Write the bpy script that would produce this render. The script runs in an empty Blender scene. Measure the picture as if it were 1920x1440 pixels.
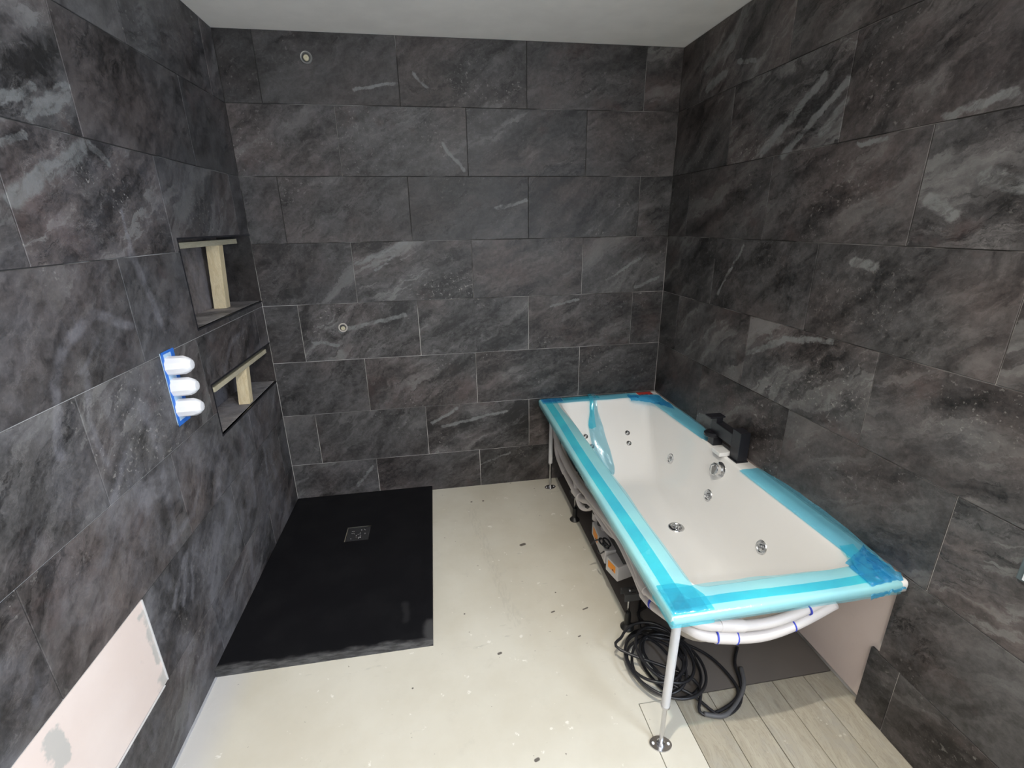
import bpy, bmesh, math, random
from mathutils import Vector, Matrix, noise
random.seed(7)
S = bpy.context.scene
COL = S.collection

# ------------------------------------------------------------------ camera
cd = bpy.data.cameras.new('camera')
cam = bpy.data.objects.new('camera', cd); COL.objects.link(cam)
cd.sensor_fit = 'HORIZONTAL'; cd.sensor_width = 36.0
cd.lens = 36.0 * 883.6 / 1920.0
cd.clip_start = 0.02
cam.location = (0.8692, -2.5568, 1.5261)
cam.rotation_euler = (1.2433, 0.0149, -0.1612)
S.camera = cam

# ------------------------------------------------------------------ world, lights, exposure
S.view_settings.view_transform = 'Standard'
S.view_settings.look = 'None'
S.view_settings.gamma = 1.0
S.view_settings.use_curve_mapping = False
S.view_settings.exposure = 0.0
w = bpy.data.worlds.new('world'); S.world = w; w.use_nodes = True
w.node_tree.nodes['Background'].inputs[0].default_value = (0.62, 0.78, 1.0, 1)
w.node_tree.nodes['Background'].inputs[1].default_value = 1.0

def add_light(name, kind, loc, energy, color, **k):
    l = bpy.data.lights.new(name, kind); l.energy = energy; l.color = color
    o = bpy.data.objects.new(name, l); o.location = loc; COL.objects.link(o)
    for a, v in k.items():
        if a == 'rot': o.rotation_euler = v
        else: setattr(l, a, v)
    return o
R = math.radians
WARM = (1.0, 0.925, 0.80)
add_light('fill_lamp', 'POINT', (1.06, -1.93, 2.22), 7, WARM, shadow_soft_size=0.022)  # unseen fill added beside the downlight to brighten the ceiling
add_light('downlight', 'SPOT', (1.06, -1.93, 2.215), 86, WARM, spot_size=R(150), spot_blend=1.0, shadow_soft_size=0.022)  # ceiling downlight, placed from the edges of the bath's shadow
add_light('fill_lamp', 'POINT', (1.00, -3.25, 2.00), 28, WARM, shadow_soft_size=0.022)  # unseen fill added behind the camera for bounce onto the ceiling
add_light('window_daylight', 'AREA', (2.20, -2.95, 1.5), 88, (0.74, 0.85, 1.0), shape='RECTANGLE', size=0.9, size_y=1.2, rot=(0, R(90), 0))

# ------------------------------------------------------------------ helpers
W = 2.157; H = 2.337; YF = -3.9
def tag(o, label=None, cat=None, group=None, kind=None):
    if label: o['label'] = label
    if cat: o['category'] = cat
    if group: o['group'] = group
    if kind: o['kind'] = kind
    return o
def link(name, me, mat=None, parent=None, loc=None, smooth=False):
    if mat and not me.materials: me.materials.append(mat)
    if smooth:
        for p in me.polygons: p.use_smooth = True
    o = bpy.data.objects.new(name, me); COL.objects.link(o)
    if parent: o.parent = parent
    if loc: o.location = loc
    return o
def empty(name, loc=(0, 0, 0)):
    o = bpy.data.objects.new(name, None); COL.objects.link(o); o.location = loc
    o.empty_display_size = 0.05
    return o
class MB:
    def __init__(s): s.v = []; s.f = []
    def add(s, vs, fs):
        n = len(s.v); s.v += [tuple(v) for v in vs]; s.f += [tuple(i + n for i in f) for f in fs]; return s
    def box(s, a, b, rz=0, c=None):
        x0, y0, z0 = a; x1, y1, z1 = b
        vs = [(x, y, z) for z in (z0, z1) for x, y in ((x0, y0), (x1, y0), (x1, y1), (x0, y1))]
        if rz:
            c = c or ((x0 + x1) / 2, (y0 + y1) / 2)
            vs = [(c[0] + (x - c[0]) * math.cos(rz) - (y - c[1]) * math.sin(rz), c[1] + (x - c[0]) * math.sin(rz) + (y - c[1]) * math.cos(rz), z) for x, y, z in vs]
        return s.add(vs, [(0, 3, 2, 1), (4, 5, 6, 7), (0, 1, 5, 4), (1, 2, 6, 5), (2, 3, 7, 6), (3, 0, 4, 7)])
    def tube(s, pts, r, n=10, cap=True):
        pts = [Vector(p) for p in pts]; m = len(pts)
        rs = r if isinstance(r, (list, tuple)) else [r] * m
        up = None; rings = []
        for i, p in enumerate(pts):
            t = (pts[min(i + 1, m - 1)] - pts[max(i - 1, 0)])
            if t.length < 1e-9: t = Vector((0, 0, 1))
            t.normalize()
            if up is None:
                up = t.cross(Vector((0.31, 0.17, 0.93)))
                if up.length < .1: up = t.cross(Vector((1, 0, 0)))
            up = (up - t * up.dot(t))
            if up.length < 1e-6: up = t.orthogonal()
            up.normalize(); sd = t.cross(up)
            rings.append([p + (up * math.cos(2 * math.pi * k / n) + sd * math.sin(2 * math.pi * k / n)) * rs[i] for k in range(n)])
        vs = [v for rg in rings for v in rg]
        fs = [(i * n + k, i * n + (k + 1) % n, (i + 1) * n + (k + 1) % n, (i + 1) * n + k) for i in range(m - 1) for k in range(n)]
        if cap: fs += [tuple(range(n))[::-1], tuple((m - 1) * n + k for k in range(n))]
        return s.add(vs, fs)
    def lathe(s, prof, org=(0, 0, 0), axis=(0, 0, 1), n=20, sx=1.0):
        ax = Vector(axis).normalized(); u = ax.orthogonal().normalized(); v = ax.cross(u)
        o = Vector(org); vs = []
        for r, h in prof:
            for k in range(n):
                a = 2 * math.pi * k / n
                vs.append(o + ax * h + (u * math.cos(a) * sx + v * math.sin(a)) * r)
        m = len(prof)
        fs = [(i * n + k, i * n + (k + 1) % n, (i + 1) * n + (k + 1) % n, (i + 1) * n + k) for i in range(m - 1) for k in range(n)]
        fs += [tuple(range(n))[::-1], tuple((m - 1) * n + k for k in range(n))]
        return s.add(vs, fs)
    def mesh(s, name='m'):
        me = bpy.data.meshes.new(name); me.from_pydata(s.v, [], s.f)
        bm = bmesh.new(); bm.from_mesh(me); bmesh.ops.recalc_face_normals(bm, faces=bm.faces); bm.to_mesh(me); bm.free()
        me.update(); return me
    def build(s, name, mat, parent=None, smooth=False, bevel=0, auto=None, sub=0):
        o = link(name, s.mesh(name), mat, parent, smooth=smooth)
        if bevel:
            m = o.modifiers.new('bevel', 'BEVEL'); m.width = bevel; m.segments = 2; m.limit_method = 'ANGLE'; m.angle_limit = R(35)
        if sub:
            m = o.modifiers.new('sub', 'SUBSURF'); m.levels = sub; m.render_levels = sub
        if auto:
            m = o.modifiers.new('es', 'EDGE_SPLIT'); m.split_angle = R(auto)
        return o
def spline(pts, n=8, closed=False):
    P = [Vector(p) for p in pts]; m = len(P); out = []
    rng = range(m) if closed else range(m - 1)
    for i in rng:
        a = P[(i - 1) % m] if closed or i > 0 else P[0]; b = P[i]; c = P[(i + 1) % m]
        d = P[(i + 2) % m] if closed or i + 2 < m else P[-1]
        for k in range(n):
            t = k / n
            out.append(0.5 * ((2 * b) + (-a + c) * t + (2 * a - 5 * b + 4 * c - d) * t * t + (-a + 3 * b - 3 * c + d) * t ** 3))
    if not closed: out.append(P[-1])
    return out

# ------------------------------------------------------------------ materials
class NT:
    """small node-tree writer"""
    def __init__(s, name):
        s.m = bpy.data.materials.new(name); s.m.use_nodes = True; s.t = s.m.node_tree
        s.b = s.t.nodes['Principled BSDF']; s.out = s.t.nodes['Material Output']
    def n(s, t, **k):
        nd = s.t.nodes.new(t)
        for a, v in k.items(): setattr(nd, a, v)
        return nd
    def set(s, sock, v):
        if hasattr(v, 'bl_idname') or isinstance(v, bpy.types.NodeSocket): s.t.links.new(v, sock)
        else: sock.default_value = v
    def math(s, op, a, b=0.0, c=None, clamp=False):
        nd = s.n('ShaderNodeMath', operation=op, use_clamp=clamp); s.set(nd.inputs[0], a); s.set(nd.inputs[1], b)
        if c is not None: s.set(nd.inputs[2], c)
        return nd.outputs[0]
    def vm(s, op, a, b=None, sc=None):
        nd = s.n('ShaderNodeVectorMath', operation=op); s.set(nd.inputs[0], a)
        if b is not None: s.set(nd.inputs[1], b)
        if sc is not None: s.set(nd.inputs['Scale'], sc)
        return nd.outputs['Value'] if op in ('DOT_PRODUCT', 'LENGTH', 'DISTANCE') else nd.outputs[0]
    def noise(s, vec, scale, detail=4, rough=.55, dist=0.0, col=False):
        nd = s.n('ShaderNodeTexNoise'); s.set(nd.inputs['Vector'], vec); nd.inputs['Scale'].default_value = scale
        nd.inputs['Detail'].default_value = detail; nd.inputs['Roughness'].default_value = rough; nd.inputs['Distortion'].default_value = dist
        return nd.outputs[1 if col else 0]
    def map(s, v, a, b, c=0.0, d=1.0, smooth=True):
        nd = s.n('ShaderNodeMapRange'); nd.interpolation_type = 'SMOOTHSTEP' if smooth else 'LINEAR'
        s.set(nd.inputs[0], v)
        for i, x in enumerate((a, b, c, d)): s.set(nd.inputs[1 + i], x)
        return nd.outputs[0]
    def mapping(s, vec, rot=(0, 0, 0), scale=(1, 1, 1), loc=(0, 0, 0)):
        nd = s.n('ShaderNodeMapping'); s.set(nd.inputs[0], vec); nd.inputs['Rotation'].default_value = rot
        nd.inputs['Scale'].default_value = scale; nd.inputs['Location'].default_value = loc
        return nd.outputs[0]
    def mix(s, f, a, b, mode='MIX'):
        nd = s.n('ShaderNodeMix', data_type='RGBA', blend_type=mode)
        s.set(nd.inputs[0], f)
        s.set(nd.inputs[6], a if not isinstance(a, tuple) else (*a, 1)[:4]); s.set(nd.inputs[7], b if not isinstance(b, tuple) else (*b, 1)[:4])
        return nd.outputs[2]
    def seg(s, p, a, b, r0, r1):
        """1 inside r0 of segment a-b, 0 beyond r1"""
        a = Vector(a); b = Vector(b); d = b - a; L = max(d.length_squared, 1e-9)
        pa = s.vm('SUBTRACT', p, tuple(a))
        h = s.math('MULTIPLY', s.vm('DOT_PRODUCT', pa, tuple(d)), 1 / L, clamp=True)
        q = s.vm('SUBTRACT', pa, s.vm('SCALE', tuple(d), sc=h))
        return s.map(s.vm('LENGTH', q), r0, r1, 1.0, 0.0)
    def bump(s, h, strength, dist=0.002):
        nd = s.n('ShaderNodeBump'); s.set(nd.inputs['Height'], h); nd.inputs['Strength'].default_value = strength; nd.inputs['Distance'].default_value = dist
        s.t.links.new(nd.outputs[0], s.b.inputs['Normal'])
def plain(name, col, rough=.5, metal=0, spec=.5, var=.06, sc=12, bump=0, coat=0):
    T = NT(name); tc = T.n('ShaderNodeTexCoord').outputs['Object']
    n = T.noise(tc, sc, 4)
    c = T.mix(n, tuple(x * (1 - var) for x in col), tuple(min(1, x * (1 + var)) for x in col))
    T.set(T.b.inputs['Base Color'], c); T.b.inputs['Roughness'].default_value = rough; T.b.inputs['Metallic'].default_value = metal
    T.b.inputs['Specular IOR Level'].default_value = spec; T.b.inputs['Coat Weight'].default_value = coat
    if bump: T.bump(n, bump)
    return T.m

def slate(name, smears=(), veins=()):
    """per-tile controls from obj.color: (seed, streaks, brightness, dust)"""
    T = NT(name)
    tc = T.n('ShaderNodeTexCoord').outputs['Object']; oi = T.n('ShaderNodeObjectInfo')
    sp = T.n('ShaderNodeSeparateColor'); T.set(sp.inputs[0], oi.outputs['Color'])
    seed, streak, bright, dust_tint = sp.outputs[0], sp.outputs[1], sp.outputs[2], oi.outputs['Alpha']
    off = T.vm('SCALE', (61.0, 37.0, 23.0), sc=seed)
    p = T.vm('ADD', tc, off)
    wv = T.vm('SUBTRACT', T.noise(p, 4.0, 6, .65, col=True), (.5, .5, .5))
    pw = T.vm('ADD', p, T.vm('SCALE', wv, sc=0.16))
    ang = T.math('ADD', R(-16), T.math('MULTIPLY', T.math('FRACT', T.math('MULTIPLY', seed, 7.31)), R(-30)))
    vr = T.n('ShaderNodeVectorRotate', rotation_type='Z_AXIS'); T.set(vr.inputs['Vector'], pw); T.set(vr.inputs['Angle'], ang)
    ps = T.mapping(vr.outputs[0], scale=(1.9, 9.0, 1.0))
    cloud = T.noise(pw, 2.4, 6, .6)
    fine = T.noise(p, 46, 6, .75)
    st1 = T.noise(ps, .9, 10, .66)
    st2 = T.noise(T.vm('ADD', ps, (11.3, 4.1, 0)), 2.3, 10, .75)
    mid = T.noise(T.mapping(vr.outputs[0], scale=(.75, 1.7, 1.0)), 9, 10, .74)
    val = T.math('ADD', T.map(cloud, .28, .72, .66, 1.34), T.map(mid, .32, .68, -.46, .46))
    val = T.math('ADD', val, T.map(fine, .3, .7, -.26, .26))
    val = T.math('ADD', val, T.math('MULTIPLY', T.map(st1, .38, .62, -.5, .5, smooth=False), T.math('MULTIPLY_ADD', streak, .75, .34)))
    # dark crevices following the bedding
    cr = T.map(T.math('ABSOLUTE', T.math('SUBTRACT', T.noise(T.vm('ADD', ps, (3, 8, 2)), 1.1, 8, .62), .5)), .0, .016, 1.0, .0)
    cr = T.math('MULTIPLY', cr, T.map(T.noise(p, 3.1, 2), .45, .6))
    val = T.math('SUBTRACT', val, T.math('MULTIPLY', cr, .60))
    val = T.math('MAXIMUM', val, .22)
    hue = T.noise(p, 1.9, 4)
    base = T.mix(T.map(hue, .40, .64), (.0490, .0470, .0475), (.0565, .0475, .0460))
    v2 = T.math('MULTIPLY', val, T.math('MULTIPLY', bright, 2.0))
    base = T.vm('SCALE', base, sc=v2)
    # pale worn veins, ragged edges
    band = T.math('MULTIPLY', T.map(st1, .545, .575), T.map(cloud, .40, .56))
    band = T.math('MULTIPLY', band, T.map(st2, .36, .60, .25, 1.0))
    vein = T.math('MULTIPLY', band, streak, clamp=True)
    c = T.mix(T.math('MULTIPLY', vein, .60), base, (.19, .19, .187))
    rid = T.math('ABSOLUTE', T.math('SUBTRACT', st2, .5))
    thin = T.math('MULTIPLY', T.map(rid, .0, .012, 1.0, .0), T.map(mid, .46, .60))
    c = T.mix(T.math('MULTIPLY', thin, T.math('MULTIPLY_ADD', streak, .34, .12)), c, (.22, .215, .21))
    fl = T.math('MULTIPLY', T.map(T.noise(p, 70, 4, .65), .60, .66), T.map(T.noise(T.vm('ADD', p, (3, 9, 1)), 3.4, 3), .50, .64))
    c = T.mix(T.math('MULTIPLY', fl, T.math('MULTIPLY_ADD', streak, .42, .15)), c, (.30, .29, .275))
    ru = T.math('MULTIPLY', T.map(T.noise(T.vm('ADD', p, (7, 2, 5)), 4.5, 6, .65), .56, .74), .45)
    c = T.mix(ru, c, (.075, .048, .045))
    geo = T.n('ShaderNodeNewGeometry').outputs['Position']
    hz2 = T.noise(geo, 16, 8, .70, .4)
    if veins:
        gq = T.vm('ADD', geo, T.vm('SCALE', T.vm('SUBTRACT', T.noise(geo, 17, 6, .7, col=True), (.5, .5, .5)), sc=.045))
        acc = None
        for a, b, r in veins:
            m = T.seg(gq, a, b, r * .6, r * 1.15); acc = m if acc is None else T.math('MAXIMUM', acc, m)
        acc = T.math('MULTIPLY', acc, T.map(hz2, .30, .56, .50, 1.0))
        acc = T.math('MULTIPLY', acc, T.map(st2, .38, .50, .30, 1.0))
        acc = T.math('MULTIPLY', acc, T.map(mid, .34, .50, .35, 1.0))
        c = T.mix(T.math('MULTIPLY', acc, .80), c, (.175, .18, .18))
    # grout haze left on the faces, continuous across tiles; its bluish colour also stands in for daylight
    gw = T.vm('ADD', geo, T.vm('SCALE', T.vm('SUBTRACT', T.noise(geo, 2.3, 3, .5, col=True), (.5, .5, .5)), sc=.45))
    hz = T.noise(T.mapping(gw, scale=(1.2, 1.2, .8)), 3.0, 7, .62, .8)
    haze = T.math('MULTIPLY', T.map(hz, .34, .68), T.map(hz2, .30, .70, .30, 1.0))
    haze = T.math('MULTIPLY', haze, dust_tint)
    tot = haze
    if smears:
        gp = T.vm('ADD', geo, T.vm('SCALE', T.vm('SUBTRACT', T.noise(geo, 7, 5, .6, col=True), (.5, .5, .5)), sc=.05))
        acc = None
        for a, b, r, k in smears:
            m = T.math('MULTIPLY', T.seg(gp, a, b, r * .3, r * 1.3), k)
            acc = m if acc is None else T.math('MAXIMUM', acc, m)
        acc = T.math('MULTIPLY', acc, T.map(hz2, .32, .62, .25, 1.0))
        tot = T.math('ADD', haze, acc, clamp=True)
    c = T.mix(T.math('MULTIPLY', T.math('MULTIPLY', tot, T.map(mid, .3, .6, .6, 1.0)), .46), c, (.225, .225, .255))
    T.set(T.b.inputs['Base Color'], c)
    rg = T.math('ADD', T.map(mid, .3, .7, .42, .60), T.math('MULTIPLY', tot, .2))
    T.set(T.b.inputs['Roughness'], rg); T.b.inputs['Specular IOR Level'].default_value = .40
    T.bump(T.math('ADD', st1, T.math('MULTIPLY', mid, .6)), .6, .004)
    return T.m

def grout_mat():
    T = NT('grout'); g = T.n('ShaderNodeNewGeometry').outputs['Position']
    n = T.noise(g, 2.8, 4); s = T.n('ShaderNodeSeparateXYZ'); T.set(s.inputs[0], g)
    low = T.math('ADD', T.map(s.outputs[2], 1.9, .7, 0.0, .75), T.math('MULTIPLY', T.map(s.outputs[0], .15, .02, 0, .45), T.map(s.outputs[2], 1.5, 1.1)))
    f = T.math('ADD', T.map(n, .40, .62, -.45, .35), low, clamp=True)
    T.set(T.b.inputs['Base Color'], T.mix(f, (.04, .038, .036), (.58, .56, .54))); T.b.inputs['Roughness'].default_value = .9
    return T.m
def plaster_mat(name, col):
    T = NT(name); g = T.n('ShaderNodeNewGeometry').outputs['Position']
    n = T.noise(g, 5, 6, .6); n2 = T.noise(g, 160, 2)
    T.set(T.b.inputs['Base Color'], T.mix(T.map(n, .3, .7), tuple(x * .95 for x in col), tuple(x * 1.03 for x in col)))
    T.b.inputs['Roughness'].default_value = .85; T.bump(n2, .12, .0008)
    return T.m
def board_mat():
    """pink plasterboard with grey adhesive smears at the corners"""
    T = NT('pink_plasterboard'); g = T.n('ShaderNodeNewGeometry').outputs['Position']
    n = T.noise(g, 3, 5, .6); n2 = T.noise(g, 30, 4, .6)
    c = T.mix(T.map(n, .3, .7), (.66, .56, .52), (.70, .61, .575))
    gp = T.vm('ADD', g, T.vm('SCALE', T.vm('SUBTRACT', T.noise(g, 16, 4, .6, col=True), (.5, .5, .5)), sc=.09))
    m = T.math('MAXIMUM', T.seg(gp, (0, -1.345, .50), (0, -1.352, .33), .008, .022), T.seg(gp, (0, -1.36, .27), (0, -1.35, .24), .01, .03))
    m = T.math('MAXIMUM', m, T.seg(gp, (0, -1.70, .50), (0, -1.69, .43), .014, .024))
    c = T.mix(T.math('MULTIPLY', m, .8), c, (.40, .40, .385))
    T.set(T.b.inputs['Base Color'], T.mix(T.map(n2, .64, .74, 0, .12), c, (.4, .38, .36))); T.b.inputs['Roughness'].default_value = .8
    return T.m
def floor_mat():
    T = NT('cream_floor_sheet'); g = T.n('ShaderNodeNewGeometry').outputs['Position']
    n = T.noise(g, 2.2, 6, .6); n2 = T.noise(g, 11, 8, .68); n3 = T.noise(g, 70, 4, .7)
    c = T.mix(T.map(n, .3, .7), (.545, .512, .430), (.615, .590, .515))
    c = T.mix(T.map(n2, .56, .78, 0, .35), c, (.42, .40, .345))
    c = T.mix(T.math('MULTIPLY', T.map(T.noise(T.vm('ADD', g, (5, 5, 5)), 22, 4, .6), .66, .70), .7), c, (.80, .78, .72))   # plaster splashes
    c = T.mix(T.math('MULTIPLY', T.map(T.noise(T.vm('ADD', g, (9, 1, 5)), 38, 3, .6), .705, .73), .75), c, (.17, .15, .13))      # grime specks
    sm = T.noise(T.mapping(g, rot=(0, 0, R(35)), scale=(3, 16, 1)), 2.5, 6, .7)
    c = T.mix(T.math('MULTIPLY', T.map(sm, .60, .72), T.map(n, .5, .62, 0, .5)), c, (.34, .33, .30))
    # faded print running along the sheet
    pr = T.seg(g, (.985, -.25, 0), (1.10, -1.08, 0), .018, .030)
    pr = T.math('MULTIPLY', pr, T.map(T.noise(T.mapping(g, scale=(60, 14, 1)), 1.6, 3), .45, .6, 0, .13))
    c = T.mix(pr, c, (.27, .26, .24))
    dots = None
    for x, y, r, e in [(1.218, -.605, .010, .008), (.995, -.173, .007, 0), (1.063, -.175, .007, 0), (1.263, -1.053, .004, .006), (1.335, -1.19, .003, .004), (1.40, -1.06, .004, .010), (1.018, -1.213, .006, .004), (.90, -1.0, .004, 0), (1.078, -1.60, .006, .004), (.70, -1.30, .004, 0), (1.30, -.95, .004, 0)]:
        d = T.seg(g, (x - e, y - e * .3, 0), (x + e, y + e * .3, 0), r * .6, r * 1.1); dots = d if dots is None else T.math('MAXIMUM', dots, d)
    c = T.mix(T.math('MULTIPLY', dots, .88), c, (.055, .045, .04))
    dust_tint = T.seg(g, (.0, -1.16, 0), (.0, -3.5, 0), .03, .16)
    c = T.mix(T.math('MULTIPLY', dust_tint, .45), c, (.52, .54, .62))
    T.set(T.b.inputs['Base Color'], c); T.b.inputs['Roughness'].default_value = .72; T.bump(n3, .15, .001)
    return T.m
def wood_mat(name, a, b, knots=True, along='X', sc=1.0, dirt=0.0):
    T = NT(name); tc = T.n('ShaderNodeTexCoord').outputs['Object']; oi = T.n('ShaderNodeObjectInfo')
    p = T.vm('ADD', tc, T.vm('SCALE', (3.1, 7.7, 5.3), sc=oi.outputs['Random']))
    st = {'X': (1.2, 14, 14), 'Y': (14, 1.2, 14), 'Z': (14, 14, 1.2)}[along]
    pw = T.vm('ADD', p, T.vm('SCALE', T.vm('SUBTRACT', T.noise(p, 4 * sc, 2, col=True), (.5, .5, .5)), sc=.10 / sc))
    n = T.noise(T.mapping(pw, scale=st), 3.0 * sc, 5, .6)
    rings = T.math('ABSOLUTE', T.math('SUBTRACT', T.math('FRACT', T.math('MULTIPLY', n, 9)), .5))
    c = T.mix(T.map(n, .3, .7), a, b)
    c = T.mix(T.map(rings, .30, .48, 0, .38), c, tuple(x * .68 for x in a))
    if knots:
        v = T.n('ShaderNodeTexVoronoi'); v.inputs['Scale'].default_value = 5.0 * sc; T.set(v.inputs['Vector'], T.mapping(p, scale={'X': (.6, 1.6, 1.6), 'Y': (1.6, .6, 1.6), 'Z': (1.6, 1.6, .6)}[along]))
        k = T.map(v.outputs['Distance'], .03, .10, .8, 0)
        c = T.mix(k, c, tuple(x * .35 for x in a))
    if dirt:
        d = T.map(T.noise(p, 7, 6, .7), .45, .7, 0, dirt); c = T.mix(d, c, (.33, .32, .29))
        c = T.mix(T.map(T.noise(p, 26, 4, .6), .66, .70, 0, .5), c, (.62, .58, .50))
    T.set(T.b.inputs['Base Color'], c); T.b.inputs['Roughness'].default_value = .75; T.bump(n, .2, .001)
    return T.m
def film_mat(name, c1, gloss=.10, wrinkle=.5, sc=30):
    T = NT(name); tc = T.n('ShaderNodeTexCoord').outputs['Object']
    tr = T.n('ShaderNodeBsdfTransparent'); n = T.noise(tc, 8, 4)
    T.set(tr.inputs[0], T.mix(T.map(n, .3, .7), tuple(x * .95 for x in c1), tuple(min(1, x * 1.05) for x in c1)))
    gl = T.n('ShaderNodeBsdfGlossy'); gl.inputs['Roughness'].default_value = .14; gl.inputs['Color'].default_value = (.9, .97, 1, 1)
    df = T.n('ShaderNodeBsdfDiffuse'); df.inputs['Color'].default_value = (c1[0] * .45, c1[1] * .85, c1[2] * 1.0, 1)
    bp = T.n('ShaderNodeBump'); T.set(bp.inputs['Height'], T.noise(tc, sc, 3, .5, 1.0)); bp.inputs['Strength'].default_value = wrinkle; bp.inputs['Distance'].default_value = .004
    T.t.links.new(bp.outputs[0], gl.inputs['Normal']); T.t.links.new(bp.outputs[0], df.inputs['Normal'])
    m1 = T.n('ShaderNodeMixShader'); m1.inputs[0].default_value = .18; T.t.links.new(tr.outputs[0], m1.inputs[1]); T.t.links.new(df.outputs[0], m1.inputs[2])
    m2 = T.n('ShaderNodeMixShader'); m2.inputs[0].default_value = gloss; T.t.links.new(m1.outputs[0], m2.inputs[1]); T.t.links.new(gl.outputs[0], m2.inputs[2])
    T.t.nodes.remove(T.b); T.t.links.new(m2.outputs[0], T.out.inputs[0])
    return T.m

def yz(*q): return [(0, a, b) for a, b in q]
def chain(pts, r, k): return [(pts[i], pts[i + 1], r, k) for i in range(len(pts) - 1)]
SM = chain(yz((-.967, 1.571), (-.971, 1.469)), .010, 1.0) + chain(yz((-.971, 1.469), (-.94, 1.35), (-.914, 1.254)), .020, .75)
SM += chain(yz((-1.064, 1.267), (-1.19, 1.32), (-1.313, 1.279), (-1.383, 1.195), (-1.433, 1.044)), .017, .75)
SM += chain(yz((-1.304, 1.197), (-1.209, 1.254)), .010, .6) + chain(yz((-1.28, 1.19), (-1.33, 1.08), (-1.31, .96)), .012, .6)
SM += chain(yz((-1.237, .946), (-1.336, .856)), .015, .9) + chain(yz((-1.239, 1.118), (-1.238, .863), (-1.195, .598)), .034, .48)
SM += chain(yz((-1.11, 1.05), (-1.09, .86), (-1.13, .62)), .022, .45) + chain(yz((-1.16, .60), (-1.02, .60), (-.94, .66)), .016, .6)
SM += chain(yz((-1.125, .50), (-1.235, .415)), .014, 1.1) + chain(yz((-1.10, .50), (-1.19, .38)), .008, 1.1) + chain(yz((-1.06, .50), (-1.14, .36)), .010, .9)
SM += chain(yz((-.779, .455), (-.87, .42), (-.984, .341), (-1.02, .18)), .042, .5) + chain(yz((-.90, .48), (-.98, .24)), .012, .7)
SM += chain(yz((-.285, .452), (-.224, .250)), .022, .65) + chain(yz((-.505, .524), (-.543, .327)), .020, .55) + chain(yz((-.33, .50), (-.36, .28)), .012, .8)
SM += chain(yz((-.55, .98), (-.45, 1.06), (-.30, 1.09)), .016, .5) + chain(yz((-.85, .16), (-1.2, .10)), .06, .4)
LV = [((-1.332, 1.590), (-1.194, 1.666), .022), ((-1.197, 1.660), (-1.057, 1.730), .020), ((-1.218, 1.771), (-1.052, 1.866), .013), ((-1.168, 1.781), (-1.052, 1.842), .008), ((-1.319, 1.698), (-1.241, 1.725), .010), ((-1.28, 1.789), (-1.174, 1.839), .012), ((-1.03, 1.738), (-.97, 1.70), .014)]
RV = [((-.72, 1.776), (-.977, 1.961), .018), ((-.843, 1.750), (-1.080, 1.928), .014), ((-1.009, 1.793), (-1.085, 1.866), .017), ((-1.419, 1.764), (-1.564, 1.785), .012), ((-.24, 2.197), (-.407, 2.231), .034), ((-.26, 2.10), (-.394, 2.125), .018), ((-.482, 2.143), (-.60, 2.115), .010),
      ((-.80, .991), (-1.0, 1.09), .015), ((-1.0, 1.10), (-1.219, 1.141), .012), ((-1.166, 1.740), (-1.264, 1.735), .008), ((-.535, 1.207), (-.683, 1.427), .007), ((-1.237, 1.40), (-1.315, 1.39), .016), ((-1.552, 1.615), (-1.634, 1.587), .022), ((-1.43, 1.57), (-1.50, 1.53), .018)]
BV_ = [((.481, 1.345), (.734, 1.444), .013), ((.561, 1.303), (.675, 1.38), .007), ((.834, 2.185), (.89, 2.132), .008), ((.56, 2.118), (.758, 2.15), .008), ((.365, 1.006), (.702, 1.076), .013), ((.22, .95), (.34, .93), .010), ((.95, 1.898), (1.048, 1.779), .009), ((1.82, 1.22), (2.0, 1.34), .008),
       ((1.50, 1.09), (1.659, 1.12), .007), ((.858, .413), (1.237, .483), .010), ((1.2, 1.60), (1.36, 1.64), .009), ((1.99, 1.173), (2.12, 1.23), .010), ((.339, .08), (.443, .193), .009), ((.80, .44), (.95, .52), .010), ((1.05, .14), (1.25, .21), .006)]
M_SL = slate('slate_tile_dust_daylit', SM, [((0,) + a, (0,) + b, r) for a, b, r in LV])
M_SR = slate('slate_tile_right', (), [((W,) + a, (W,) + b, r) for a, b, r in RV])
M_SB = slate('slate_tile_back', (), [((a[0], 0, a[1]), (b[0], 0, b[1]), r) for a, b, r in BV_])
M_S = slate('slate_tile')
M_G = grout_mat()
M_PB = board_mat()
M_CEIL = plaster_mat('ceiling_paint', (.88, .855, .825))
M_WALLP = plaster_mat('bare_plaster', (.74, .72, .70))
M_FL = floor_mat()
M_FB = wood_mat('old_floorboard', (.34, .305, .235), (.42, .385, .31), along='Y', dirt=.55)
M_FP = plain('grey_floor_panel', (.135, .118, .105), .8, var=.15, sc=6)
M_PINE = wood_mat('pine_offcut', (.58, .47, .29), (.70, .60, .41), along='Z', sc=2.0)
M_PINE2 = wood_mat('pine_batten', (.46, .41, .29), (.56, .51, .38), along='Y', sc=1.4, knots=False)
M_TRAY = plain('black_tray', (.0095, .0095, .0115), .48, var=.15, sc=40, bump=.08)
M_BLACK = plain('matt_black_metal', (.011, .011, .015), .38)
M_RUB = plain('black_rubber', (.012, .012, .012), .45)
M_CABLE = plain('black_cable', (.018, .018, .021), .35)
M_CABLE2 = plain('grey_cable', (.10, .10, .105), .5)
M_CHROME = plain('chrome', (.72, .72, .72), .08, metal=1, var=.02)
M_STEEL = plain('zinc_steel', (.62, .62, .64), .22, metal=1)
M_GREY = plain('grey_painted_metal', (.56, .56, .57), .4)
M_DK = plain('dark_channel', (.05, .05, .05), .55)
M_WHITE = plain('white_acrylic', (.83, .82, .80), .12, var=.01, coat=.5)
M_WPL = plain('white_plastic', (.74, .75, .79), .35, var=.02)
M_SHELL = plain('fibreglass', (.42, .38, .34), .6, var=.2, sc=25, bump=.3)
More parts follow.
